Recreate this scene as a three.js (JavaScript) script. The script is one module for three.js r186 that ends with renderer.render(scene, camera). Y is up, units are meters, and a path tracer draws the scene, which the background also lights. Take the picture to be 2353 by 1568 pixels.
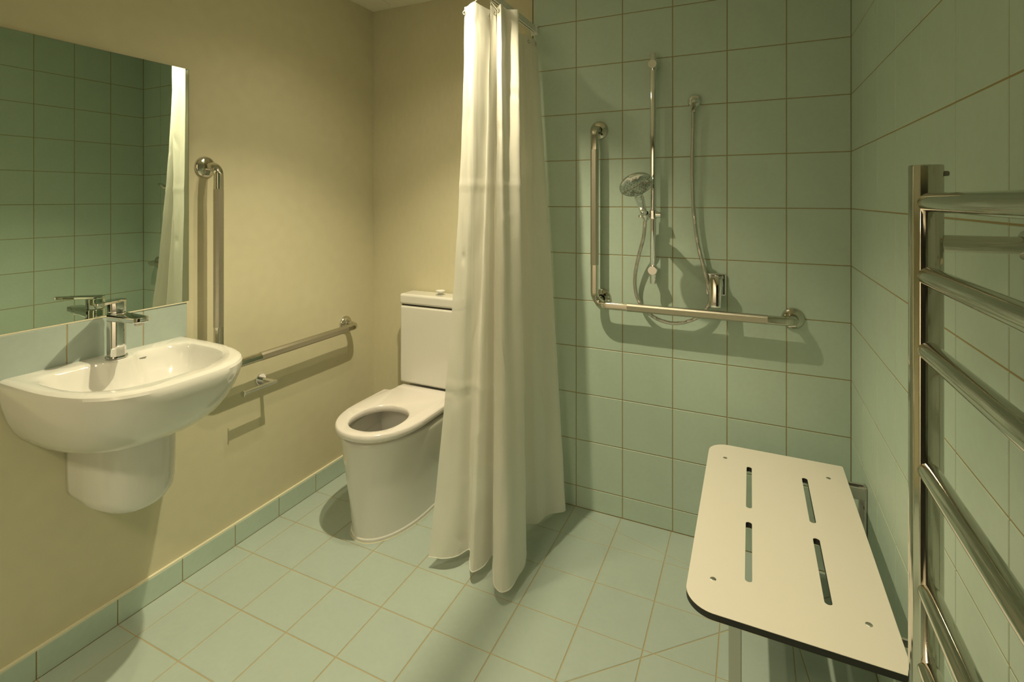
import * as THREE from 'three';
import { RoundedBoxGeometry } from 'three/addons/geometries/RoundedBoxGeometry.js';
import { mergeGeometries, mergeVertices, toCreasedNormals } from 'three/addons/utils/BufferGeometryUtils.js';
import { RectAreaLightUniformsLib } from 'three/addons/lights/RectAreaLightUniformsLib.js';
import { ImprovedNoise } from 'three/addons/math/ImprovedNoise.js';

// ---------------------------------------------------------------- camera, lights, exposure
const W = 2353, H = 1568;
const scene = new THREE.Scene();
scene.background = new THREE.Color(0x000000);
const camera = new THREE.PerspectiveCamera(THREE.MathUtils.radToDeg(2 * Math.atan(784 / 1176.66)), W / H, 0.02, 30);
camera.position.set(-0.3175, 1.3243, 2.1152);
camera.lookAt(-0.3175 + Math.sin(-0.4363), 1.3243, 2.1152 - Math.cos(-0.4363));
camera.setViewOffset(W, H, 0, 326.9, W, H);           // shift lens: verticals stay vertical
scene.add(camera);

const renderer = new THREE.WebGLRenderer({ antialias: true });
renderer.toneMapping = THREE.LinearToneMapping;
renderer.toneMappingExposure = 1.0;
renderer.shadowMap.enabled = true;
RectAreaLightUniformsLib.init();

const CEIL = 2.305;
const WARM = new THREE.Color().setRGB(1.0, 0.865, 0.565);
const LAMPS = [                                         // two recessed downlights; their cans cut the beams
  { at: [-1.2066, 2.36, 0.80], power: 8.5, size: 0.65, label: 'recessed downlight in the ceiling over the curtain track' },
  { at: [-1.385, 2.353, 0.70], power: 2.1, size: 1.3, label: 'recessed downlight in the ceiling nearer the toilet side' },
];
const CAN = 0.0468;                                      // radius of the opening
const CORRIDOR_LIGHT = 37;

// ---------------------------------------------------------------- helpers
const V = (x, y, z) => new THREE.Vector3(x, y, z);
const taken = {};
function numbered(n) { const k = taken[n] = (taken[n] ?? -1) + 1; return k ? n + '_' + String(k).padStart(3, '0') : n; }
function mulberry(a) { return () => { a |= 0; a = a + 0x6D2B79F5 | 0; let t = Math.imul(a ^ a >>> 15, 1 | a); t = t + Math.imul(t ^ t >>> 7, 61 | t) ^ t; return ((t ^ t >>> 14) >>> 0) / 4294967296; }; }
const rnd = mulberry(7);
function mesh(name, geo, mat, parent = scene) {
  const g = Array.isArray(geo) ? merge(geo) : geo;
  const m = new THREE.Mesh(g, mat); m.name = parent === scene ? numbered(name) : name;
  m.castShadow = m.receiveShadow = true; parent.add(m); return m;
}
function merge(list) { return mergeGeometries(list.map((g) => { const n = g.index ? g.toNonIndexed() : g.clone(); for (const k of Object.keys(n.attributes)) if (!['position', 'normal', 'uv'].includes(k)) n.deleteAttribute(k); if (!n.attributes.uv) n.setAttribute('uv', new THREE.BufferAttribute(new Float32Array(n.attributes.position.count * 2), 2)); return n; })); }
function thing(name, label, category, pos = [0, 0, 0], group) {
  const o = new THREE.Group(); o.name = numbered(name); o.position.set(...pos); scene.add(o);
  o.userData = { label, category }; if (group) o.userData.group = group; return o;
}
function structure(name) { const o = new THREE.Group(); o.name = name; o.userData.kind = 'structure'; scene.add(o); return o; }
const box = (x0, x1, y0, y1, z0, z1) => new THREE.BoxGeometry(x1 - x0, y1 - y0, z1 - z0).translate((x0 + x1) / 2, (y0 + y1) / 2, (z0 + z1) / 2);
const rbox = (w, h, d, r, s = 4) => new RoundedBoxGeometry(w, h, d, s, r);
function cyl(a, b, r0, r1 = r0, seg = 32) {
  const d = new THREE.Vector3().subVectors(b, a), g = new THREE.CylinderGeometry(r1, r0, d.length(), seg, 1);
  g.applyQuaternion(new THREE.Quaternion().setFromUnitVectors(V(0, 1, 0), d.clone().normalize()));
  return g.translate((a.x + b.x) / 2, (a.y + b.y) / 2, (a.z + b.z) / 2);
}
// lathe of [radius, height] pairs about an axis from point p along direction d
function turned(prof, p, d, seg = 48) {
  const g = new THREE.LatheGeometry(prof.map(([r, h]) => new THREE.Vector2(r, h)), seg);
  g.applyQuaternion(new THREE.Quaternion().setFromUnitVectors(V(0, 1, 0), d.clone().normalize()));
  return toCreasedNormals(g.translate(p.x, p.y, p.z), 0.7);
}
// polyline with rounded corners
function rounded(points, r, n = 16) {
  const out = [points[0]];
  for (let i = 1; i < points.length - 1; i++) {
    const p = points[i], a = points[i - 1].clone().sub(p), b = points[i + 1].clone().sub(p);
    const c = Math.min(r, a.length() * 0.49, b.length() * 0.49); a.normalize(); b.normalize();
    const ang = a.angleTo(b), d = Math.min(c / Math.tan(ang / 2), a.length() * 10, c * 3);
    const s = p.clone().addScaledVector(a, d), e = p.clone().addScaledVector(b, d);
    const c0 = p.clone().addScaledVector(a.clone().add(b).normalize(), d / Math.cos(ang / 2)), u = s.clone().sub(c0), w = e.clone().sub(c0), th = u.angleTo(w);
    for (let k = 0; k <= n; k++) { const t = k / n, q = u.clone().multiplyScalar(Math.sin((1 - t) * th) / Math.sin(th)).addScaledVector(w, Math.sin(t * th) / Math.sin(th)); out.push(c0.clone().add(q)); }
  }
  out.push(points[points.length - 1]); return out;
}
// sweep a circle along a dense polyline
function tube(pts, r, seg = 20, caps = true) {
  const pos = [], uv = [], idx = []; let nrm = null, len = 0;
  for (let i = 0; i < pts.length; i++) {
    const t = pts[Math.min(i + 1, pts.length - 1)].clone().sub(pts[Math.max(i - 1, 0)]).normalize();
    if (!nrm) nrm = Math.abs(t.y) < 0.9 ? V(0, 1, 0).cross(t).normalize() : V(1, 0, 0).cross(t).normalize();
    nrm = nrm.clone().addScaledVector(t, -nrm.dot(t)).normalize();
    const bi = t.clone().cross(nrm);
    if (i) len += pts[i].distanceTo(pts[i - 1]);
    const rr = typeof r === 'function' ? r(len) : r;
    for (let j = 0; j <= seg; j++) {
      const a = j / seg * 2 * Math.PI, q = pts[i].clone().addScaledVector(nrm, Math.cos(a) * rr).addScaledVector(bi, Math.sin(a) * rr);
      pos.push(q.x, q.y, q.z); uv.push(j / seg, len);
    }
  }
  const s = seg + 1;
  for (let i = 0; i < pts.length - 1; i++) for (let j = 0; j < seg; j++) { const a = i * s + j, b = a + s; idx.push(a, a + 1, b, b, a + 1, b + 1); }
  if (caps) for (const [i, f] of [[0, 1], [pts.length - 1, 0]]) {
    const c = pos.length / 3; pos.push(pts[i].x, pts[i].y, pts[i].z); uv.push(0, 0);
    for (let j = 0; j <= seg; j++) { pos.push(...pos.slice((i * s + j) * 3, (i * s + j) * 3 + 3)); uv.push(0, 0); }
    for (let j = 0; j < seg; j++) f ? idx.push(c, c + 2 + j, c + 1 + j) : idx.push(c, c + 1 + j, c + 2 + j);
  }
  const g = new THREE.BufferGeometry();
  g.setAttribute('position', new THREE.Float32BufferAttribute(pos, 3)); g.setAttribute('uv', new THREE.Float32BufferAttribute(uv, 2));
  g.setIndex(idx); return toCreasedNormals(g, 0.9);
}
const seg2 = (a, b, n = 24) => Array.from({ length: n + 1 }, (_, i) => a.clone().lerp(b, i / n));
// loft closed loops (arrays of points of equal length); caps optional
function loft(loops, { capStart = false, capEnd = false, crease = 0.6 } = {}) {
  const n = loops[0].length, pos = [], idx = [];
  for (const l of loops) for (const p of l) pos.push(p.x, p.y, p.z);
  for (let i = 0; i < loops.length - 1; i++) for (let j = 0; j < n; j++) { const a = i * n + j, b = i * n + (j + 1) % n; idx.push(a, b, a + n, a + n, b, b + n); }
  const cap = (i, flip) => { const c = pos.length / 3, m = V(0, 0, 0); for (const p of loops[i]) m.add(p); m.divideScalar(n); pos.push(m.x, m.y, m.z); for (let j = 0; j < n; j++) { const a = i * n + j, b = i * n + (j + 1) % n; flip ? idx.push(c, b, a) : idx.push(c, a, b); } };
  if (capStart) cap(0, true); if (capEnd) cap(loops.length - 1, false);
  const g = new THREE.BufferGeometry(); g.setAttribute('position', new THREE.Float32BufferAttribute(pos, 3)); g.setIndex(idx);
  return toCreasedNormals(g, crease);
}
// convex polygon (x, y) cut by a half plane: keeps a*x + b*y <= c
function clip(poly, a, b, c) {
  const out = [];
  for (let i = 0; i < poly.length; i++) {
    const p = poly[i], q = poly[(i + 1) % poly.length], dp = a * p[0] + b * p[1] - c, dq = a * q[0] + b * q[1] - c;
    if (dp <= 0) out.push(p);
    if (dp * dq < 0) { const t = dp / (dp - dq); out.push([p[0] + t * (q[0] - p[0]), p[1] + t * (q[1] - p[1])]); }
  }
  return out;
}
function area(p) { let s = 0; for (let i = 0; i < p.length; i++) { const q = p[(i + 1) % p.length]; s += p[i][0] * q[1] - q[0] * p[i][1]; } return s / 2; }
function inset(poly, d) {
  let out = poly;
  for (let i = 0; i < poly.length; i++) {
    const p = poly[i], q = poly[(i + 1) % poly.length], ex = q[0] - p[0], ey = q[1] - p[1], l = Math.hypot(ex, ey); if (l < 1e-7) continue;
    const a = ey / l, b = -ex / l; out = clip(out, a, b, a * p[0] + b * p[1] - d); if (out.length < 3) return [];
  }
  return out;
}
// a tile: counter-clockwise polygon in the xy plane, face at z = 0, back at z = -t, chamfered edge
function tileGeometry(poly, t = 0.008, ch = 0.0011) {
  const top = inset(poly, ch); if (top.length < 3 || poly.length !== top.length) { if (top.length < 3) return null; }
  const tris = [], tri = (a, b, c) => tris.push(...a, ...b, ...c);
  const T = top.map(([x, y]) => [x, y, 0]), n = T.length;
  for (let i = 1; i < n - 1; i++) tri(T[0], T[i], T[i + 1]);
  if (poly.length === n) {
    const M = poly.map(([x, y]) => [x, y, -ch]), B = poly.map(([x, y]) => [x, y, -t]);
    for (let i = 0; i < n; i++) { const j = (i + 1) % n; for (const [P, Q] of [[M, T], [B, M]]) { tri(P[i], P[j], Q[j]); tri(P[i], Q[j], Q[i]); } }
  } else {
    const B = top.map(([x, y]) => [x, y, -t]);
    for (let i = 0; i < n; i++) { const j = (i + 1) % n; tri(B[i], B[j], T[j]); tri(B[i], T[j], T[i]); }
  }
  const g = new THREE.BufferGeometry(); g.setAttribute('position', new THREE.Float32BufferAttribute(tris.flat(), 3));
  const uv = []; for (let i = 0; i < tris.length; i += 3) uv.push(tris[i], tris[i + 1]);
  g.setAttribute('uv', new THREE.Float32BufferAttribute(uv, 2)); g.computeVertexNormals(); return g;
}
const rect = (x0, x1, y0, y1) => [[x0, y0], [x1, y0], [x1, y1], [x0, y1]];
const tileCache = new Map();
function rectTile(w, h) {                                        // shared by size, origin at its centre
  const k = w.toFixed(4) + 'x' + h.toFixed(4);
  if (!tileCache.has(k)) tileCache.set(k, tileGeometry(rect(-w / 2, w / 2, -h / 2, h / 2)));
  return tileCache.get(k);
}

// ---------------------------------------------------------------- materials
const perlin = new ImprovedNoise();
function noiseTexture(size, fn, srgb = true) {
  const d = new Uint8Array(size * size * 4);
  for (let y = 0; y < size; y++) for (let x = 0; x < size; x++) { const c = fn(x / size, y / size, x, y), i = (y * size + x) * 4; for (let k = 0; k < 3; k++) d[i + k] = Math.max(0, Math.min(255, (Array.isArray(c) ? c[k] : c) * 255)); d[i + 3] = 255; }
  const t = new THREE.DataTexture(d, size, size); t.magFilter = THREE.LinearFilter; t.minFilter = THREE.LinearMipmapLinearFilter; t.generateMipmaps = true;
  t.wrapS = t.wrapT = THREE.RepeatWrapping; if (srgb) t.colorSpace = THREE.SRGBColorSpace; t.needsUpdate = true; return t;
}
// tileable noise from Perlin on a torus-like lattice
const per = (u, v, f, s) => { const a = perlin.noise(u * f, v * f, s), b = perlin.noise((u - 1) * f, v * f, s), c = perlin.noise(u * f, (v - 1) * f, s), d = perlin.noise((u - 1) * f, (v - 1) * f, s); return (a * (1 - u) + b * u) * (1 - v) + (c * (1 - u) + d * u) * v; };
const glaze = noiseTexture(256, (u, v, x, y) => 0.965 + 0.014 * per(u, v, 5, 1) + 0.014 * per(u, v, 23, 2) + (rnd() < 0.0006 ? -0.12 : 0));
glaze.repeat.set(2.6, 2.6);
const paintMap = noiseTexture(256, (u, v) => 0.97 + 0.02 * per(u, v, 4, 5) + 0.02 * per(u, v, 40, 6)); paintMap.repeat.set(1.4, 1.4);
const paintBump = noiseTexture(256, (u, v) => 0.5 + 0.5 * per(u, v, 48, 9), false); paintBump.repeat.set(3, 3);
const std = (rgb, o = {}) => new THREE.MeshStandardMaterial({ color: new THREE.Color().setRGB(...rgb), ...o });
const phys = (rgb, o = {}) => new THREE.MeshPhysicalMaterial({ color: new THREE.Color().setRGB(...rgb), ...o });
const cream = std([0.66, 0.62, 0.435], { roughness: 0.75, map: paintMap, bumpMap: paintBump, bumpScale: 0.00004 });
const ceilingPaint = std([0.85, 0.82, 0.68], { roughness: 0.85, map: paintMap });
const wallTiles = [[.53, .655, .56], [.523, .648, .555], [.536, .66, .564], [.527, .651, .562]].map((c) => std(c, { roughness: 0.42, map: glaze }));
const floorTiles = [[.455, .545, .488], [.45, .54, .483], [.46, .55, .491], [.453, .543, .493]].map((c) => std(c, { roughness: 0.5, map: glaze }));
const groutWall = std([0.33, 0.265, 0.125], { roughness: 0.95 });
const groutFloor = std([0.45, 0.365, 0.20], { roughness: 0.95 });
const beadMat = std([0.80, 0.76, 0.58], { roughness: 0.5 });
const chrome = std([0.80, 0.80, 0.80], { metalness: 1, roughness: 0.05 });
const steel = std([0.62, 0.60, 0.53], { metalness: 1, roughness: 0.1 });
const brushed = std([0.55, 0.54, 0.50], { metalness: 1, roughness: 0.42 });
const knurlTex = noiseTexture(128, (u, v, x, y) => { const a = Math.sin((u * 16 + v * 16) * 2 * Math.PI), b = Math.sin((u * 16 - v * 16) * 2 * Math.PI); return 0.5 + 0.25 * a + 0.25 * b; }, false);
knurlTex.repeat.set(2, 16);
const knurled = std([0.52, 0.49, 0.41], { metalness: 1, roughness: 0.34, bumpMap: knurlTex, bumpScale: 0.0005 });
const porcelain = phys([0.75, 0.74, 0.70], { roughness: 0.12, clearcoat: 0.6, clearcoatRoughness: 0.04 });
const seatPlastic = phys([0.79, 0.755, 0.73], { roughness: 0.18 });
const whitePlastic = std([0.78, 0.78, 0.74], { roughness: 0.4 });
const darkSlot = std([0.05, 0.045, 0.035], { roughness: 0.8 });
const canPaint = std([0.9, 0.89, 0.86], { roughness: 0.5 });
const greyPlastic = std([0.24, 0.23, 0.2], { roughness: 0.5 });
const laminate = std([0.80, 0.755, 0.68], { roughness: 0.42 });
const laminateEdge = std([0.018, 0.017, 0.015], { roughness: 0.5 });
const mirrorMat = std([0.70, 0.78, 0.68], { metalness: 1, roughness: 0.0 });
const glassEdge = std([0.45, 0.5, 0.38], { roughness: 0.25 });
const water = phys([0.75, 0.76, 0.7], { roughness: 0.02, transmission: 1, thickness: 0.1, ior: 1.33 });

// ---------------------------------------------------------------- the room
const XL = -2.11, XT = -2.10, ZF = 2.50, J = 0.0031;   // plaster and tile planes on the left, front wall, joint width
function tilesOn(wall, cols, rows, place, mats) {      // cols, rows: joint positions
  for (let i = 0; i + 1 < cols.length; i++) for (let k = 0; k + 1 < rows.length; k++) {
    const w = cols[i + 1] - cols[i] - J, h = rows[k + 1] - rows[k] - J; if (w < 0.01 || h < 0.01) continue;
    const t = mesh('tile', rectTile(w, h), mats[Math.floor(rnd() * mats.length)], wall);
    place(t, (cols[i] + cols[i + 1]) / 2, (rows[k] + rows[k + 1]) / 2);
    const s = 0.0009; t.rotation.x += (rnd() - 0.5) * s; t.rotation.y += (rnd() - 0.5) * s;
  }
}
const rowsUp = [0]; for (let y = 0.09; y < CEIL - 0.05; y += 0.2) rowsUp.push(y); rowsUp.push(CEIL);
{ // back wall: plaster on the left, tiles in the shower
  const w = structure('wall_back');
  mesh('plaster', box(XL - 0.12, -1.2, -0.1, CEIL + 0.15, -0.14, -0.011), cream, w);
  mesh('grout', box(-1.2, 0.12, -0.1, CEIL + 0.15, -0.14, -0.0011), groutWall, w);
  mesh('edge_trim', box(-1.203, -1.1995, 0, CEIL, -0.0112, -0.0005), std([.12, .11, .07], { roughness: .5 }), w);
  const cols = [-1.2]; for (let k = 5; k >= 0; k--) cols.push(k ? -0.2 * k + 0.001 : 0);
  tilesOn(w, cols, rowsUp, (t, a, b) => t.position.set(a, b, 0), wallTiles);
}
{ // right wall, tiled all over
  const w = structure('wall_right');
  mesh('grout', box(0.0011, 0.12, -0.1, CEIL + 0.15, 0, ZF + 0.1), groutWall, w);
  const cols = []; for (let z = 0; z < ZF - 0.02; z += 0.2) cols.push(z); cols.push(ZF);
  tilesOn(w, cols, rowsUp, (t, a, b) => { t.rotation.y = -Math.PI / 2; t.position.set(0, b, a); }, wallTiles);
}
{ // left wall: plaster, tile splashback
  const w = structure('wall_left');
  mesh('plaster', box(XL - 0.12, XL, -0.1, CEIL + 0.15, -0.011, ZF + 0.1), cream, w);
  mesh('grout', box(XL, XT - 0.0018, 0.845, 0.966, 0.975, 1.60), groutFloor, w);
  tilesOn(w, [0.974, 1.117, 1.321, 1.525, 1.60], [0.843, 0.964], (t, a, b) => { t.rotation.y = Math.PI / 2; t.position.set(XT, b, a); }, floorTiles);
}
const skirtZ = [-0.011, 0.19, 0.39, 0.59, 0.79, 0.99, 1.19, 1.39, 1.59, 1.79, 1.99, 2.19, 2.39, ZF];
{ // tile skirting
  const w = structure('baseboard_left');
  mesh('grout', box(XL, XT - 0.0018, 0, 0.077, -0.011, ZF), groutWall, w);
  tilesOn(w, skirtZ, [-0.002, 0.0785], (t, a, b) => { t.rotation.y = Math.PI / 2; t.position.set(XT, b, a); }, wallTiles);
  const b = structure('baseboard_back');
  mesh('grout', box(XL, -1.2, 0, 0.077, -0.011, -0.0028), groutWall, b);
  tilesOn(b, [XT + 0.001, -2.0, -1.8, -1.6, -1.4, -1.2], [-0.002, 0.0785], (t, a, c) => t.position.set(a, c, -0.001), wallTiles);
  const t1 = mesh('trim_1', box(XL, XT - 0.001, 0.0775, 0.083, -0.011, ZF), beadMat); t1.userData.kind = 'structure';
  const t2 = mesh('trim_2', box(XL, -1.2, 0.0775, 0.083, -0.011, -0.002), beadMat); t2.userData.kind = 'structure';
}
{ // floor: full tiles, cut where the shower falls to its drain
  const f = structure('floor');
  mesh('grout', box(-2.35, 0.35, -0.12, -0.0016, -0.12, 3.9), groutFloor, f);
  const xs = [XT]; for (let k = 10; k >= 1; k--) xs.push(-0.2 * k - 0.004); xs.push(0);
  const zs = [0, 0.19]; for (let z = 0.39; z < ZF - 0.02; z += 0.2) zs.push(z); zs.push(ZF);
  const D = [-0.21, 0.25], ends = [[-1.03, 0.03], [-1.0, 0.99], [-0.15, 0.62], [0.05, 0.0]];
  const lines = ends.map(([x, z]) => { const dx = x - D[0], dz = z - D[1], l = Math.hypot(dx, dz); return { a: dz / l, b: -dx / l, c: (dz * D[0] - dx * D[1]) / l, dx: dx / l, dz: dz / l, l }; });
  for (let i = 0; i + 1 < xs.length; i++) for (let k = 0; k + 1 < zs.length; k++) {
    let parts = [rect(xs[i], xs[i + 1], zs[k], zs[k + 1])];
    for (const L of lines) parts = parts.flatMap((p) => {
      const c = [p.reduce((s, q) => s + q[0], 0) / p.length, p.reduce((s, q) => s + q[1], 0) / p.length];
      const s = (c[0] - D[0]) * L.dx + (c[1] - D[1]) * L.dz; if (s < 0 || s > L.l) return [p];
      const A = clip(p, L.a, L.b, L.c), B = clip(p, -L.a, -L.b, -L.c);
      return [A, B].filter((q) => q.length >= 3 && Math.abs(area(q)) > 4e-4);
    });
    for (const p of parts) {
      const flip = p.map(([x, z]) => [x, -z]).reverse();        // xy plane laid flat: z = -y
      const q = inset(flip, J / 2 * (parts.length > 1 ? 0.85 : 1)); if (q.length < 3) continue;
      const g = tileGeometry(q); if (!g) continue;
      const t = mesh('tile', g, floorTiles[Math.floor(rnd() * 4)], f); t.rotation.x = -Math.PI / 2;
    }
  }
}
{ // ceiling with an access panel near the corner
  const c = structure('ceiling');
  const o = new THREE.Shape(); o.moveTo(XL - 0.12, -(ZF + 0.1)); o.lineTo(0.12, -(ZF + 0.1)); o.lineTo(0.12, 0.12); o.lineTo(XL - 0.12, 0.12); o.closePath();
  for (const L of LAMPS) { const q = new THREE.Path(); q.absarc(L.at[0], -L.at[2], CAN + 0.001, 0, 2 * Math.PI, true); o.holes.push(q); }
  const q = new THREE.Path(); q.moveTo(-1.967, -0.42); q.lineTo(-1.967, -0.03); q.lineTo(-1.9645, -0.03); q.lineTo(-1.9645, -0.42); q.closePath(); o.holes.push(q);
  mesh('plasterboard', new THREE.ExtrudeGeometry(o, { depth: 0.012, bevelEnabled: false, curveSegments: 24 }).rotateX(-Math.PI / 2).translate(0, CEIL, 0), ceilingPaint, c);
  mesh('slab', box(XL - 0.12, 0.12, CEIL + 0.14, CEIL + 0.2, -0.12, ZF + 0.1), ceilingPaint, c);
}
{ // front wall behind the camera: a doorway to a lit corridor, its dark sliding leaf pushed to the right
  const w = structure('wall_front');
  mesh('plaster', [box(XL - 0.12, -1.55, -0.1, CEIL + 0.15, ZF, ZF + 0.1), box(-0.55, 0.12, -0.1, CEIL + 0.15, ZF, ZF + 0.1), box(-1.55, -0.55, 2.07, CEIL + 0.15, ZF, ZF + 0.1)], cream, w);
  const d = structure('door_1');
  mesh('leaf', box(-0.62, -0.008, 0.008, 2.12, ZF - 0.05, ZF - 0.008), std([.035, .03, .025], { roughness: .45 }), d);
  mesh('door_handle', rbox(0.02, 0.30, 0.03, 0.006).translate(-0.56, 1.0, ZF - 0.065), steel, d);
  mesh('door_track', box(-1.6, -0.01, 2.125, 2.17, ZF - 0.06, ZF - 0.004), greyPlastic, d);
  const k = structure('wall_corridor'), white = std([.85, .82, .80], { roughness: .8 });
  mesh('plaster', [box(-2.3, 0.4, -0.1, 2.5, 3.8, 3.9), box(0.3, 0.4, -0.1, 2.5, 2.6, 3.8), box(-2.3, -2.2, -0.1, 2.5, 2.6, 3.9), box(-2.3, 0.4, 2.4, 2.5, 2.6, 3.9)], white, k);
  mesh('carpet', box(-2.2, 0.3, -0.0015, 0.004, 2.61, 3.8), std([.2, .19, .17], { roughness: .9 }), k);
}

// ---------------------------------------------------------------- downlights
{
  const glow = new THREE.MeshStandardMaterial({ color: 0x222222, emissive: WARM, emissiveIntensity: 14 });
  for (const L of LAMPS) {
    const t = thing('downlight', L.label, 'downlight', [L.at[0], CEIL, L.at[2]], 'recessed downlights'), h = L.at[1] - CEIL;
    mesh('rim', turned([[CAN, 0.012], [CAN, -0.002], [CAN + 0.003, -0.004], [CAN + 0.010, -0.003], [CAN + 0.012, 0]], V(0, 0, 0), V(0, 1, 0)), whitePlastic, t);
    mesh('can', turned([[CAN + 0.0005, 0.002], [CAN + 0.0005, h + 0.012], [0, h + 0.012]], V(0, 0, 0), V(0, 1, 0)), canPaint, t);
    mesh('lamp', new THREE.CylinderGeometry(0.02, 0.024, 0.006, 32).translate(0, h + 0.0075, 0), glow, t);
    const s = new THREE.SpotLight(WARM, L.power, 0, 1.45, 0.3, 2); s.name = 'downlight_beam';
    s.position.set(...L.at); s.target.position.set(L.at[0], 0, L.at[2]); scene.add(s.target); s.target.name = 'beam_target';
    s.castShadow = true; s.shadow.radius = L.size; s.shadow.mapSize.set(2048, 2048); scene.add(s);
  }
  const k = new THREE.RectAreaLight(new THREE.Color().setRGB(1, 0.85, 0.55), CORRIDOR_LIGHT, 0.5, 0.5); k.position.set(-1.05, 2.385, 2.95); k.lookAt(-1.05, 0, 2.95); scene.add(k); k.name = 'corridor_light';
  const c = thing('ceiling_light', 'square flush ceiling light in the corridor outside the doorway', 'ceiling light', [-1.05, 2.4, 2.95]);
  mesh('diffuser', box(-0.25, 0.25, -0.01, 0, -0.25, 0.25), new THREE.MeshStandardMaterial({ color: 0x222222, emissive: new THREE.Color().setRGB(1, 0.85, 0.55), emissiveIntensity: 8 }), c);
}

// ---------------------------------------------------------------- mirror
{
  const t = thing('mirror', 'large frameless wall mirror above the tiled splashback', 'mirror', [XT, 1.372, 0.973]);
  t.rotation.y = -0.0106;
  mesh('backing', box(-0.006, -0.0015, -0.403, 0.403, 0.0005, 0.63), glassEdge, t);
  mesh('glass', box(-0.0015, 0.004, -0.404, 0.404, 0, 0.631), mirrorMat, t);
  mesh('edge_strip', [box(-0.003, 0.0035, -0.4085, -0.4045, 0, 0.631)], beadMat, t);
  mesh('edge_strip', [box(-0.004, 0.0036, -0.404, 0.404, -0.0022, -0.0002)], std([.2, .2, .12], { roughness: .4 }), t);
}

// ---------------------------------------------------------------- basin and pedestal
function dLoop(y, x0, xs, x1, hw, cz, p = 2.4, rb = 0.002) {        // D plan: straight back at x0 with corner radius rb, front bow reaching x1
  const out = [], N = 72, K = 36, A = 7; rb = Math.min(rb, hw * 0.9, (xs - x0) * 0.95);
  for (let i = 0; i < A; i++) { const a = Math.PI / 2 * i / A; out.push(V(x0 + rb * (1 - Math.sin(a)), y, cz + hw - rb * (1 - Math.cos(a)))); }
  for (let i = 0; i <= K; i++) out.push(V(x0, y, cz + (hw - rb) * (1 - 2 * i / K)));
  for (let i = A - 1; i >= 0; i--) { const a = Math.PI / 2 * i / A; out.push(V(x0 + rb * (1 - Math.sin(a)), y, cz - hw + rb * (1 - Math.cos(a)))); }
  for (let i = 1; i <= 4; i++) out.push(V(x0 + rb + (xs - x0 - rb) * i / 5, y, cz - hw));
  for (let i = 0; i <= N; i++) { const a = -Math.PI / 2 + Math.PI * i / N, s = Math.sin(a), c = Math.max(0, Math.cos(a)); out.push(V(xs + (x1 - xs) * Math.pow(c, 2 / p), y, cz + hw * Math.sign(s) * Math.pow(Math.abs(s), 2 / p))); }
  for (let i = 4; i >= 1; i--) out.push(V(x0 + rb + (xs - x0 - rb) * i / 5, y, cz + hw));
  return out.reverse();
}
{
  const cz = 1.227, t = thing('wall_basin', 'white ceramic wall hung hand basin below the mirror', 'basin', [XL, 0.8, cz]);
  const B = (y, x1, hw, p = 2.4) => dLoop(y - 0.8, 0.002, 0.06, x1 - XL, hw, 0, p);
  const loops = [];
  // outside, from below upwards: [height, front, half width, squareness]
  for (const [y, x1, hw, p] of [[.650, -1.88, .13, 2.3], [.651, -1.83, .155, 2.4], [.658, -1.79, .178, 2.5], [.673, -1.755, .2, 2.6], [.70, -1.72, .218, 2.7], [.735, -1.69, .233, 2.8], [.77, -1.67, .243, 2.9], [.80, -1.658, .249, 3.0], [.822, -1.653, .252, 3.05], [.836, -1.654, .2525, 3.1], [.843, -1.658, .250, 3.1], [.847, -1.665, .245, 3.1], [.8485, -1.675, .237, 3.1]]) loops.push(B(y, x1 - 0.013, hw * 0.968, p));
  // across the rim and down into the bowl, round the tap platform at the back
  const bowl = [[.8483, -1.70, .222, .05], [.847, -1.715, .213, .060], [.844, -1.724, .207, .066], [.837, -1.732, .2025, .071], [.82, -1.742, .197, .078], [.79, -1.756, .188, .092], [.765, -1.775, .175, .11], [.748, -1.80, .156, .135], [.738, -1.84, .12, .165], [.735, -1.89, .06, .2], [.734, -1.92, .02, .22]];
  bowl.forEach(([y, x1, hw, xb], i) => {
    const f = Math.min(1, hw / 0.2), l = dLoop(y - 0.8, xb, xb + 0.075 * f, x1 - 0.008 - XL, hw * 0.975, 0, 3.0, 0.055 * f);
    for (const q of l) q.x += (0.047 - Math.min(i, 8) * 0.0045) * Math.exp(-Math.pow(q.z / 0.05, 4)) * Math.max(0, 1 - (q.x - xb) / 0.06);
    loops.push(l);
  });
  mesh('bowl', loft(loops, { capStart: true, capEnd: true, crease: 0.5 }), porcelain, t);
  mesh('overflow_slot', rbox(0.004, 0.0014, 0.024, 0.0006).translate(0.0765, 0.030, -0.07), greyPlastic, t);
  mesh('waste', turned([[0, 0.003], [0.022, 0.003], [0.027, 0.001], [0.028, -0.004]], V(0.215, -0.063, 0), V(0, 1, 0)), chrome, t);
  const c = thing('basin_shroud', 'white rounded ceramic shroud on the wall under the basin', 'basin shroud', [XL, 0.4, cz - 0.0235]);
  const sl = [];
  for (const [y, x1, hw] of [[.656, -1.895, .117], [.60, -1.895, .117], [.52, -1.897, .116], [.47, -1.9, .115], [.445, -1.905, .111], [.428, -1.913, .098], [.416, -1.926, .085], [.410, -1.945, .066], [.408, -1.98, .03]]) {
    const l = dLoop(y - 0.4, 0.001, 0.07, x1 - XL, hw, 0, 2.3);
    for (const p of l) if (y < 0.5) p.y += (0.5 - y) * 0.42 * Math.max(0, 1 - p.x / 0.2);
    sl.push(l.reverse());
  }
  mesh('shell', loft(sl, { capStart: true, capEnd: true, crease: 0.7 }), porcelain, c);
  mesh('fixing_cap', turned([[0, 0.003], [0.005, 0.002], [0.006, 0]], V(0.085, 0.232, -0.112), V(0, 0, -1), 20), whitePlastic, c);
}
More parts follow.
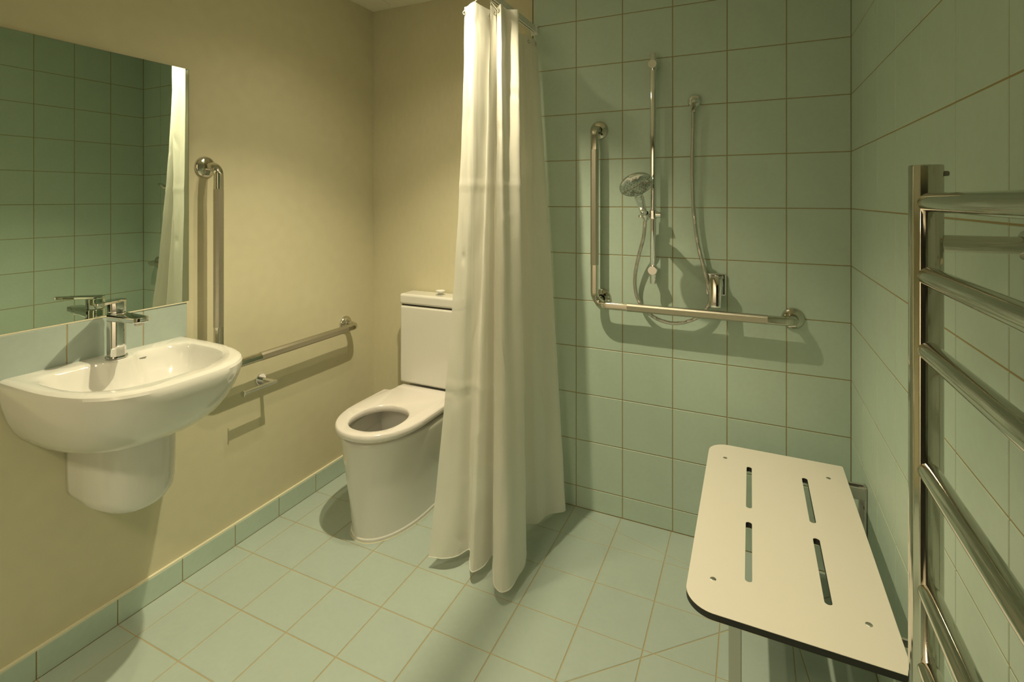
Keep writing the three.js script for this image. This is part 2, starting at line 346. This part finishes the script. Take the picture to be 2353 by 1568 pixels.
{ // mixer tap
  const t = thing('basin_tap', 'chrome single lever mixer tap on the back of the basin', 'tap', [-2.04, 0.8505, 1.225]);
  mesh('base_ring', turned([[0, 0], [0.0275, 0], [0.0285, 0.002], [0.0275, 0.0055], [0.0245, 0.006]], V(0, 0, 0), V(0, 1, 0)), chrome, t);
  mesh('body', turned([[0.0238, 0.004], [0.0238, 0.130], [0.0228, 0.1325], [0.0218, 0.1335]], V(0, 0, 0), V(0, 1, 0)), chrome, t);
  const s = new THREE.Shape(); s.moveTo(0, -0.0225); s.lineTo(0.05, -0.021); s.lineTo(0.118, -0.0185); s.quadraticCurveTo(0.132, -0.017, 0.134, 0); s.quadraticCurveTo(0.132, 0.017, 0.118, 0.0185); s.lineTo(0.05, 0.021); s.lineTo(0, 0.0225); s.closePath();
  const sg = new THREE.ExtrudeGeometry(s, { depth: 0.010, bevelEnabled: true, bevelSize: 0.0025, bevelThickness: 0.0025, bevelSegments: 3, curveSegments: 16 }).rotateX(-Math.PI / 2);
  const a = sg.attributes.position; for (let i = 0; i < a.count; i++) { const x = a.getX(i); if (a.getY(i) < 0.004) a.setY(i, a.getY(i) - 0.006 * Math.max(0, 1 - x / 0.08)); }
  mesh('spout', toCreasedNormals(sg.translate(0, 0.1185, 0), 0.6), chrome, t);
  mesh('aerator', turned([[0, -0.006], [0.010, -0.006], [0.0115, -0.004], [0.0115, 0.006]], V(0.112, 0.1115, 0), V(0, 1, 0)), brushed, t);
  const h = mesh('handle', [turned([[0.0215, 0.1345], [0.0228, 0.136], [0.0232, 0.163], [0.0225, 0.166], [0, 0.167]], V(0, 0, 0), V(0, 1, 0))], chrome, t);
  const l = new THREE.Shape(); l.moveTo(-0.022, -0.006); l.absarc(0, 0, 0.0232, Math.PI, 2 * Math.PI, false); l.lineTo(0.0175, 0.05); l.quadraticCurveTo(0.012, 0.094, 0.004, 0.097); l.lineTo(-0.004, 0.097); l.quadraticCurveTo(-0.013, 0.094, -0.019, 0.05); l.closePath();
  const lg = new THREE.ExtrudeGeometry(l, { depth: 0.004, bevelEnabled: true, bevelSize: 0.0012, bevelThickness: 0.0015, bevelSegments: 2, curveSegments: 20 }).rotateX(Math.PI / 2);
  mesh('lever', toCreasedNormals(lg.rotateX(-0.05).rotateY(0.62).translate(0, 0.1715, 0), 0.6), chrome, t);
}

// ---------------------------------------------------------------- grab rails
function flange(p, d, r = 0.039) {
  return turned([[0.0165, 0.021], [0.0175, 0.017], [0.024, 0.0145], [0.032, 0.011], [0.0375, 0.006], [r, 0.001], [r, 0]], p, d);
}
const RT = 0.016, OFF = 0.065;
{
  const t = thing('grab_rail', 'polished steel L-shaped grab rail on the cream wall beside the toilet', 'grab rail', [XL, 0.714, 0.904]);
  const o = OFF + 0.01, X = V(1, 0, 0);
  mesh('rail', tube(rounded([V(0.004, 0.725, 0), V(o, 0.725, 0), V(o, 0, 0), V(o, 0, -0.709), V(0.004, 0, -0.709)], 0.052), RT, 28), steel, t);
  mesh('knurled_grip', tube(seg2(V(o, 0.645, 0), V(o, 0.155, 0)), RT + 0.0006, 28), knurled, t);
  mesh('knurled_grip', tube(seg2(V(o, 0, -0.17), V(o, 0, -0.635)), RT + 0.0006, 28), knurled, t);
  mesh('flange', flange(V(0, 0.725, 0), X), steel, t);
  mesh('flange', flange(V(0, 0, -0.709), X), steel, t);
  mesh('flange', flange(V(0, 0.012, -0.012), X), steel, t);
  mesh('support_post', cyl(V(0.002, 0.014, -0.014), V(o, 0.014, -0.014), RT * 0.9), steel, t);
}
{
  const t = thing('grab_rail', 'polished steel L-shaped grab rail on the green shower tiles', 'grab rail', [-0.9, 0.89, 0]);
  const o = OFF - 0.003, Z = V(0, 0, 1);
  mesh('rail', tube(rounded([V(0.003, 0.722, 0.003), V(0, 0.722, o), V(0, 0, o), V(0.722, 0, o), V(0.722, 0, 0.003)], 0.052), RT, 28), steel, t);
  mesh('knurled_grip', tube(seg2(V(0, 0.637, o), V(0, 0.163, o)), RT + 0.0006, 28), knurled, t);
  mesh('knurled_grip', tube(seg2(V(0.135, 0, o), V(0.637, 0, o)), RT + 0.0006, 28), knurled, t);
  mesh('flange', flange(V(0.003, 0.722, 0), Z), steel, t);
  mesh('flange', flange(V(0.722, 0, 0), Z), steel, t);
  mesh('flange', flange(V(0.016, 0.018, 0), Z), steel, t);
  mesh('support_post', cyl(V(0.016, 0.018, 0.002), V(0.014, 0.014, o), RT * 0.9), steel, t);
}
{ // toilet roll holder
  const t = thing('toilet_roll_holder', 'small empty chrome toilet roll holder below the wall grab rail', 'toilet roll holder', [XL, 0.598, 0.672]);
  mesh('wall_plate', turned([[0, 0.006], [0.021, 0.006], [0.0225, 0.0045], [0.0225, 0]], V(0, 0, 0), V(1, 0, 0)), chrome, t);
  mesh('arm', cyl(V(0.004, 0, 0), V(0.0815, 0, 0), 0.0075), chrome, t);
  mesh('roll_bar', [cyl(V(0.081, 0, -0.0075), V(0.081, 0, 0.138), 0.0075)], chrome, t);
  mesh('end_cap', turned([[0, 0], [0.0115, 0], [0.012, 0.001], [0.012, 0.004], [0.011, 0.005], [0, 0.005]], V(0.081, 0, 0.137), V(0, 0, 1)), chrome, t);
}

// ---------------------------------------------------------------- toilet
{
  const cx = -1.687, t = thing('toilet', 'white back-to-wall toilet with open seat and tall cistern', 'toilet', [cx, 0, 0]);
  // pan plan loop: straight sides from the wall, rounded front reaching z1
  const P = (y, z0, zs, z1, hw, p = 2.1) => dLoop(y, z0, zs, z1, hw, 0, p).map((q) => V(q.z, q.y, q.x));
  const L = [];
  for (const [y, z1, hw] of [[0.001, .572, .138], [0.004, .575, .140], [0.012, .575, .140], [0.016, .571, .136], [.05, .574, .137], [.10, .579, .142], [.16, .586, .149], [.22, .594, .157], [.28, .602, .166], [.33, .608, .173], [.37, .612, .177], [.384, .612, .178], [.391, .609, .175], [.394, .602, .168]]) L.push(P(y, 0.0, 0.30, z1, hw));
  L.push(P(.394, 0.25, 0.38, .585, .145), P(.389, .27, .39, .575, .132), P(.36, .285, .40, .57, .126), P(.335, .29, .405, .572, .128), P(.325, .292, .405, .566, .122), P(.29, .30, .41, .55, .11), P(.25, .315, .41, .52, .088), P(.225, .33, .41, .49, .06));
  mesh('pan', loft(L, { capStart: true, capEnd: true, crease: 0.5 }), porcelain, t);
  mesh('water', loft([P(.241, .32, .41, .508, .078), P(.240, .32, .41, .508, .078)], { capStart: true, capEnd: true }), water, t);
  mesh('shelf', rbox(0.30, 0.03, 0.2, 0.01).translate(0, 0.405, 0.105), porcelain, t);
  mesh('sealant', loft([P(0, 0, .30, .577, .142), P(0.004, 0, .30, .5755, .1405)], { crease: 1.2 }), beadMat, t);
  // seat ring
  const s = new THREE.Shape(), fp = [];
  s.moveTo(-0.181, -0.205);
  for (let i = 0; i <= 48; i++) { const a = Math.PI - Math.PI * i / 48, c = Math.cos(a), q = Math.sin(a); s.lineTo(0.181 * Math.sign(c) * Math.pow(Math.abs(c), 2 / 2.15), -0.385 - 0.245 * Math.pow(Math.abs(q), 2 / 2.15)); }
  s.lineTo(0.181, -0.205); s.lineTo(0.150, -0.196); s.lineTo(0.145, -0.172); s.lineTo(0.148, -0.15); s.lineTo(0.14, -0.108); s.lineTo(-0.14, -0.108); s.lineTo(-0.148, -0.15); s.lineTo(-0.145, -0.172); s.lineTo(-0.150, -0.196); s.closePath();
  const h = new THREE.Path(); for (let i = 0; i <= 64; i++) { const a = i / 64 * 2 * Math.PI, c = Math.cos(a), q = Math.sin(a), x = 0.108 * Math.sign(c) * Math.pow(Math.abs(c), 2 / 2.2), z = 0.463 + 0.122 * Math.sign(q) * Math.pow(Math.abs(q), 2 / 2.2); i ? h.lineTo(x + 0.006, -z) : h.moveTo(x + 0.006, -z); }
  s.holes.push(h);
  const g = new THREE.ExtrudeGeometry(s, { depth: 0.012, bevelEnabled: true, bevelSize: 0.009, bevelThickness: 0.009, bevelOffset: -0.009, bevelSegments: 8 }).rotateX(-Math.PI / 2);
  mesh('seat', toCreasedNormals(g.translate(0, 0.4185, 0), 0.5), seatPlastic, t);
  for (const e of [-1, 1]) mesh('hinge', rbox(0.022, 0.014, 0.03, 0.003).translate(e * 0.158, 0.422, 0.183), greyPlastic, t);
  // cistern
  const c = mesh('cistern', rbox(0.335, 0.372, 0.106, 0.012, 5).translate(0, 0.436 + 0.19, 0.05), porcelain, t);
  mesh('cistern_gap', box(-0.16, 0.16, 0.80, 0.822, 0.004, 0.095), darkSlot, t);
  mesh('cistern_lid', rbox(0.338, 0.05, 0.110, 0.012, 5).translate(0, 0.8425, 0.051), porcelain, t);
  const b = mesh('flush_button', turned([[0.012, 0], [0.011, 0.008], [0.016, 0.012], [0.021, 0.0165], [0.022, 0.0185], [0.020, 0.0205], [0, 0.022]], V(0.032, 0.869, 0.052), V(0, 1, 0)), whitePlastic, t);
  mesh('button_collar', turned([[0.0235, 0], [0.0235, 0.002], [0.021, 0.004], [0.014, 0.0045]], V(0.032, 0.867, 0.052), V(0, 1, 0)), chrome, b);
}

// ---------------------------------------------------------------- shower curtain on its track
const TX = -1.19;
{
  const t = thing('curtain_track', 'white metal curtain track running out from the shower wall', 'curtain track', [TX, 2.078, 0]);
  mesh('rail', [box(-0.0085, 0.0085, 0.010, 0.013, 0.004, ZF - 0.004), box(-0.0085, -0.0065, -0.013, 0.010, 0.004, ZF - 0.004), box(0.0065, 0.0085, -0.013, 0.010, 0.004, ZF - 0.004), box(-0.0065, -0.0025, -0.013, -0.0105, 0.004, ZF - 0.004), box(0.0025, 0.0065, -0.013, -0.0105, 0.004, ZF - 0.004)], whitePlastic, t);
  mesh('end_bracket', [rbox(0.034, 0.044, 0.006, 0.002).translate(0, -0.003, 0.004), rbox(0.030, 0.034, 0.014, 0.002).translate(0, -0.001, 0.010)], whitePlastic, t);
  mesh('screw', turned([[0, 0.003], [0.003, 0.002], [0.0035, 0]], V(0.0135, 0.006, 0.0065), V(0.6, 0, 1), 16), darkSlot, t);
}
{
  // plan of the cloth where it hangs from the hooks and at its hem, point by point from the wall outwards; third number: how late the fold opens
  const top = [[-1.176, .022], [-1.181, .05], [-1.186, .075], [-1.196, .10], [-1.20, .125], [-1.205, .145], [-1.19, .22], [-1.11, .362], [-1.097, .39], [-1.142, .408], [-1.131, .462], [-1.142, .458], [-1.158, .44], [-1.164, .43], [-1.166, .44], [-1.172, .45], [-1.178, .455], [-1.19, .43], [-1.203, .485], [-1.214, .515], [-1.228, .515], [-1.255, .495], [-1.272, .483]];
  const hem = [[-1.009, .109], [-1.013, .124], [-1.06, .165], [-1.071, .195], [-1.081, .239], [-1.123, .274], [-1.10, .34], [-1.055, .411], [-1.035, .47], [-1.034, .531], [-1.037, .60], [-1.057, .618], [-1.089, .60], [-1.13, .53], [-1.16, .473], [-1.163, .541], [-1.185, .579], [-1.22, .535], [-1.236, .499], [-1.251, .485], [-1.273, .533], [-1.309, .564], [-1.363, .58]];
  const pw = [.9, .9, 1, 1, 1, 1.1, 1.1, 1, 1, 1, 1.5, 1.5, 1.3, 1.2, 1.2, 1.2, 1.3, 1.3, 1.4, 1.6, 1.7, 1.75, 1.8];
  const YT = 2.03, YH = 0.042, NU = 220, NV = 150;
  const t = thing('shower_curtain', 'white fabric shower curtain bunched beside the toilet', 'shower curtain', [TX, 0, 0.3]);
  const pos = [], uv = [], idx = [];
  const r2 = mulberry(21), wr = Array.from({ length: 46 }, () => ({ u: r2(), v: r2(), l: 0.02 + 0.05 * r2(), a: (r2() - 0.5) * 2.4, h: (r2() - 0.5) * 0.009 }));
  const bump = (u, v) => { let s = 0; for (const w of wr) { const du = (u - w.u) * 1.7, dv = (v - w.v) * 2, c = Math.cos(w.a), q = Math.sin(w.a), x = du * c + dv * q, y = -du * q + dv * c; if (Math.abs(x) < w.l * 2) s += w.h * Math.exp(-x * x / (w.l * w.l)) * Math.exp(-y * y / 0.0002); } return s; };
  for (let k = 0; k <= NV; k++) {
    const v = k / NV;
    const ctl = top.map(([x, z], i) => { const e = Math.pow(v, pw[i]); return V(x + (hem[i][0] - x) * e, 0, z + (hem[i][1] - z) * e); });
    const cv = new THREE.CatmullRomCurve3(ctl, false, 'centripetal');
    for (let i = 0; i <= NU; i++) {
      const u = i / NU, p = cv.getPoint(u), tg = cv.getTangent(u), nx = tg.z, nz = -tg.x;
      let d = bump(u, v) + 0.0005 * perlin.noise(u * 60, v * 4, 3) + 0.0022 * perlin.noise(u * 22, v * 14, 8);
      for (const c of [0.33, 0.695]) d += 0.0022 * Math.exp(-Math.pow((v - c) / 0.0045, 2));          // pressed packing creases
      d += 0.001 * Math.exp(-Math.pow((v - 0.99) / 0.004, 2)) * Math.sin(u * 260);
      const sag = v < 0.02 ? 0 : 0, y = YT + (YH - YT) * v + (k === 0 ? -0.006 * Math.abs(Math.sin(u * 22)) : 0);
      pos.push(p.x + nx * d - TX, y, p.z + nz * d - 0.3); uv.push(u * 1.8, v * 2);
    }
  }
  for (let k = 0; k < NV; k++) for (let i = 0; i < NU; i++) { const a = k * (NU + 1) + i, b = a + NU + 1; idx.push(a, b, a + 1, a + 1, b, b + 1); }
  const g = new THREE.BufferGeometry(); g.setAttribute('position', new THREE.Float32BufferAttribute(pos, 3)); g.setAttribute('uv', new THREE.Float32BufferAttribute(uv, 2)); g.setIndex(idx); g.computeVertexNormals();
  const weave = noiseTexture(128, (u, v, x, y) => 0.5 + 0.2 * Math.sin(x * Math.PI / 2) + 0.2 * Math.sin(y * Math.PI / 2) + 0.1 * rnd(), false); weave.repeat.set(40, 40);
  const cloth = phys([0.90, 0.89, 0.83], { roughness: 0.75, transmission: 0.28, thickness: 0, side: THREE.DoubleSide, bumpMap: weave, bumpScale: 0.00008 });
  mesh('cloth', g, cloth, t);
  // hem roll along the bottom edge
  const hp = []; for (let i = 0; i <= NU; i++) { const j = (NV * (NU + 1) + i) * 3; hp.push(V(pos[j], pos[j + 1], pos[j + 2])); }
  mesh('hem', tube(hp, 0.0016, 8), cloth, t);
  const row = 2, ring = (i) => { const j = (row * (NU + 1) + i) * 3, a = V(pos[j], pos[j + 1], pos[j + 2]), k = j + 3; const tg = V(pos[k] - pos[j], 0, pos[k + 2] - pos[j + 2]).normalize(); return { a, n: V(tg.z, 0, -tg.x) }; };
  for (const u of [0.012, 0.10, 0.26, 0.50, 0.635, 0.775, 0.985]) {
    const { a, n } = ring(Math.round(u * NU)), q = new THREE.Quaternion().setFromUnitVectors(V(0, 0, 1), n);
    mesh('eyelet', new THREE.TorusGeometry(0.0065, 0.0018, 8, 24).applyQuaternion(q).translate(a.x, a.y, a.z), steel, t);
    const up = V(0, 2.066, a.z), hk = [a.clone().addScaledVector(n, 0.004).add(V(0, -0.004, 0)), a.clone().addScaledVector(n, 0.007).add(V(0, 0.004, 0)), a.clone().lerp(up, 0.35).addScaledVector(n, 0.004), up];
    mesh('hook', tube(new THREE.CatmullRomCurve3(hk).getPoints(16), 0.0014, 8), whitePlastic, t);
  }
}

// ---------------------------------------------------------------- shower fittings
{
  const t = thing('shower_rail', 'chrome vertical shower slide rail on the green tiles', 'shower rail', [-0.667, 0, 0]);
  mesh('rod', turned([[0, 0.99], [0.0105, 0.99], [0.0118, 0.992], [0.0118, 1.898], [0.0105, 1.9], [0, 1.9]], V(0, 0, 0.05), V(0, 1, 0)), chrome, t);
  for (const y of [1.853, 1.043]) mesh('bracket', turned([[0, 0.068], [0.0165, 0.068], [0.0175, 0.066], [0.0175, 0.03], [0.017, 0]], V(0, y, 0), V(0, 0, 1)), chrome, t);
  const s = mesh('slider', [turned([[0.0125, -0.018], [0.0165, -0.016], [0.0165, 0.016], [0.0125, 0.018]], V(0, 1.262, 0.05), V(0, 1, 0)), cyl(V(0.01, 1.262, 0.05), V(0.03, 1.262, 0.05), 0.012), cyl(V(-0.012, 1.262, 0.055), V(-0.025, 1.26, 0.072), 0.009)], chrome, t);
  mesh('cradle', turned([[0.011, -0.016], [0.0155, -0.014], [0.0165, 0.012], [0.0135, 0.016]], V(-0.025, 1.258, 0.075), V(-0.03, 0.66, 0.75)), chrome, s);
  mesh('knob', turned([[0, 0.014], [0.008, 0.014], [0.009, 0.012], [0.009, 0]], V(-0.036, 1.256, 0.078), V(-1, -0.1, 0.2)), chrome, s);
}
{
  const t = thing('hand_shower', 'chrome round hand shower held on the slide rail', 'hand shower', [-0.697, 1.379, 0.235]);
  const n = V(0.40, -0.76, 0.52).normalize();
  mesh('head', turned([[0, -0.016], [0.022, -0.0155], [0.045, -0.011], [0.0585, -0.003], [0.062, 0.003], [0.0615, 0.008], [0.058, 0.0105]], V(0, 0, 0), n, 64), chrome, t);
  mesh('spray_face', turned([[0.058, 0.0100], [0.053, 0.0112], [0, 0.0125]], V(0, 0, 0), n, 64), std([.62, .63, .60], { metalness: 1, roughness: .1 }), t);
  const q = new THREE.Quaternion().setFromUnitVectors(V(0, 1, 0), n), noz = [];
  for (const [r, k] of [[0.012, 6], [0.024, 12], [0.036, 18], [0.047, 24]]) for (let i = 0; i < k; i++) { const a = i / k * 2 * Math.PI + r * 50; noz.push(new THREE.CylinderGeometry(0.0011, 0.0016, 0.003, 6).translate(Math.cos(a) * r, 0.0135 - r * 0.03, Math.sin(a) * r).applyQuaternion(q)); }
  const nz = mesh('nozzles', noz, greyPlastic, t); nz.userData.kind = 'stuff';
  const a = V(0.004, -0.128, -0.162), e = a.clone().addScaledVector(n, -a.dot(n)).normalize();   // from the cradle up to the back of the head
  const b = e.clone().multiplyScalar(0.046).addScaledVector(n, -0.010), c0 = e.clone().multiplyScalar(0.02).addScaledVector(n, -0.013);
  const path = new THREE.CatmullRomCurve3([a, a.clone().lerp(b, 0.35).addScaledVector(n, -0.004), a.clone().lerp(b, 0.75).addScaledVector(n, -0.005), b, c0]).getPoints(28);
  mesh('handle', tube(path, (l) => 0.0115 + 0.0055 * Math.min(1, l / 0.10), 24), chrome, t);
}
{
  const h = [[-0.693, 1.249, 0.070], [-0.695, 1.233, 0.066], [-.702, 1.173, .058], [-.720, 1.111, .045], [-.737, 1.039, .035], [-.742, .976, .030], [-.729, .919, .030], [-.702, .880, .030], [-.654, .848, .030], [-.591, .837, .030], [-.536, .851, .030], [-.492, .877, .030], [-.464, .916, .030], [-.457, .955, .032], [-.465, .997, .036], [-.482, 1.070, .035], [-.501, 1.149, .033], [-.514, 1.244, .030], [-.520, 1.336, .030], [-.522, 1.454, .030], [-.520, 1.571, .030], [-.518, 1.672, .032]].map((p) => V(...p));
  const t = thing('shower_hose', 'thin metal shower hose looping below the slide rail', 'shower hose', [-0.59, 0.837, 0.03]);
  const o = t.position, c = new THREE.CatmullRomCurve3(h).getSpacedPoints(420).map((p) => p.sub(o));
  const ribTex = noiseTexture(64, (u, v) => 0.5 + 0.5 * Math.sin(v * 8 * 2 * Math.PI), false); ribTex.repeat.set(1, 60);
  mesh('hose', tube(c, 0.0072, 16), std([.62, .6, .56], { metalness: .9, roughness: .28, bumpMap: ribTex, bumpScale: 0.00012 }), t);
}
{
  const t = thing('hose_outlet', 'chrome domed wall outlet at the top of the shower hose', 'hose outlet', [-0.516, 1.706, 0]);
  mesh('wall_plate', turned([[0, 0.020], [0.012, 0.0195], [0.021, 0.015], [0.0265, 0.006], [0.0268, 0]], V(0, 0, 0), V(0, 0, 1)), chrome, t);
  mesh('elbow', tube(rounded([V(0, 0, 0.01), V(0, 0, 0.032), V(-0.002, -0.046, 0.032)], 0.012), 0.0105, 24), chrome, t);
}
{
  const t = thing('shower_mixer', 'chrome lever shower mixer with square plate on green tiles', 'shower mixer', [-0.4385, 1.0, 0]);
  mesh('wall_plate', rbox(0.074, 0.085, 0.014, 0.006, 5).translate(0, -0.003, 0.006), chrome, t);
  mesh('body', turned([[0.0235, 0.008], [0.0235, 0.05], [0.022, 0.054], [0, 0.055]], V(0.003, 0.006, 0), V(0, 0, 1)), chrome, t);
  const s = new THREE.Shape(); s.moveTo(-0.0225, 0.02); s.quadraticCurveTo(-0.022, 0.032, 0, 0.033); s.quadraticCurveTo(0.022, 0.032, 0.0225, 0.02); s.lineTo(0.0185, -0.076); s.quadraticCurveTo(0.018, -0.083, 0.012, -0.083); s.lineTo(-0.012, -0.083); s.quadraticCurveTo(-0.018, -0.083, -0.0185, -0.076); s.closePath();
  const g = new THREE.ExtrudeGeometry(s, { depth: 0.012, bevelEnabled: true, bevelSize: 0.004, bevelThickness: 0.004, bevelOffset: -0.004, bevelSegments: 4, curveSegments: 12 });
  mesh('lever', toCreasedNormals(g.rotateX(-0.1).translate(0.003, 0.001, 0.05), 0.7), chrome, t);
}

// ---------------------------------------------------------------- folding shower seat
{
  const t = thing('folding_bench', 'cream slotted fold-down shower bench with black edge on right wall', 'bench', [0, 0, 0.57]);
  const X0 = -0.448, X1 = -0.049, A = 0.402, r = 0.062, rr = 0.006;   // half length A along the wall
  const plate = () => { const s = new THREE.Shape(); s.moveTo(X0 + r, -A); s.lineTo(X1 - rr, -A); s.absarc(X1 - rr, -A + rr, rr, -Math.PI / 2, 0, false); s.lineTo(X1, A - rr); s.absarc(X1 - rr, A - rr, rr, 0, Math.PI / 2, false); s.lineTo(X0 + r, A); s.absarc(X0 + r, A - r, r, Math.PI / 2, Math.PI, false); s.lineTo(X0, -A + r); s.absarc(X0 + r, -A + r, r, Math.PI, 1.5 * Math.PI, false);
    for (const cx of [-0.322, -0.167]) for (const [b, e] of [[-0.272, -0.03], [0.038, 0.274]]) { const h = new THREE.Path(), w = 0.0075; h.moveTo(cx + w, b + w); h.lineTo(cx + w, e - w); h.absarc(cx, e - w, w, 0, Math.PI, false); h.lineTo(cx - w, b + w); h.absarc(cx, b + w, w, Math.PI, 2 * Math.PI, false); s.holes.push(h); }
    return s; };
  const flat = (y0, d, bev) => new THREE.ExtrudeGeometry(plate(), { depth: d, bevelEnabled: bev > 0, bevelSize: bev, bevelThickness: bev, bevelOffset: -bev, bevelSegments: 2, curveSegments: 24 }).rotateX(Math.PI / 2).translate(0, y0, 0);
  mesh('core', flat(0.459, 0.013, 0), laminateEdge, t);
  mesh('top_sheet', flat(0.4602, 0.0006, 0.0003), laminate, t);
  for (const x of [-0.395, -0.1]) for (const z of [-0.302, 0.298]) mesh('screw', turned([[0, 0.0009], [0.006, 0.0008], [0.0068, 0.0002], [0.0068, -0.002]], V(x, 0.4602, z), V(0, 1, 0), 24), brushed, t);
  for (const z of [-0.31, 0.31]) {
    mesh('support_arm', rbox(0.375, 0.012, 0.03, 0.002).translate(-0.232, 0.4395, z), brushed, t);
    const leg = mesh('leg', rbox(0.026, 0.42, 0.022, 0.002).translate(-0.349, 0.222, z), brushed, t);
    mesh('foot', rbox(0.031, 0.014, 0.028, 0.003).translate(-0.349, 0.0075, z), greyPlastic, leg);
    const b = mesh('wall_bracket', [rbox(0.006, 0.17, 0.03, 0.002).translate(-0.004, 0.37, z), rbox(0.014, 0.11, 0.006, 0.002).translate(-0.012, 0.39, z - 0.012), rbox(0.05, 0.036, 0.006, 0.002).translate(-0.030, 0.435, z - 0.013), rbox(0.05, 0.036, 0.006, 0.002).translate(-0.030, 0.435, z + 0.013)], brushed, t);
    for (const y of [0.39, 0.32]) mesh('screw', turned([[0, 0.003], [0.004, 0.002], [0.005, 0]], V(-0.007, y, z + 0.003), V(-1, 0, 0), 16), greyPlastic, b);
  }
  mesh('cross_bar', rbox(0.02, 0.012, 0.59, 0.002).translate(-0.355, 0.4395, 0), brushed, t);
}

// ---------------------------------------------------------------- towel rail by the camera
{
  const px = -0.1036, z0 = 1.254, z1 = 1.80, t = thing('towel_rail', 'polished steel ladder towel rail on the right wall', 'towel rail', [px, 0, z0]);
  for (const z of [0, z1 - z0]) mesh('post', turned([[0, 0.48], [0.0175, 0.48], [0.019, 0.482], [0.019, 1.368], [0.0182, 1.3695], [0.017, 1.3698], [0, 1.3698]], V(0, 0, z), V(0, 1, 0), 48), steel, t);
  for (const y of [1.3195, 1.2215, 1.1225, 0.963, 0.803, 0.70, 0.60]) mesh('rung', cyl(V(0, y, 0.004), V(0, y, z1 - z0 - 0.004), 0.0128, 0.0128, 32), steel, t);
  for (const y of [1.265, 0.56]) for (const z of [0, z1 - z0]) {
    const b = mesh('wall_mount', cyl(V(0.012, y, z), V(-px - 0.001, y, z), 0.0112), steel, t);
    mesh('collar', turned([[0.0115, 0.006], [0.018, 0.005], [0.0195, 0]], V(-px, y, z), V(-1, 0, 0)), steel, b);
  }
  for (const z of [0, z1 - z0]) mesh('set_screw', turned([[0, 0.006], [0.003, 0.006], [0.0035, 0.004], [0.0035, 0]], V(0.0185, 1.358, z), V(1, 0, 0), 16), greyPlastic, t);
}

renderer.render(scene, camera);
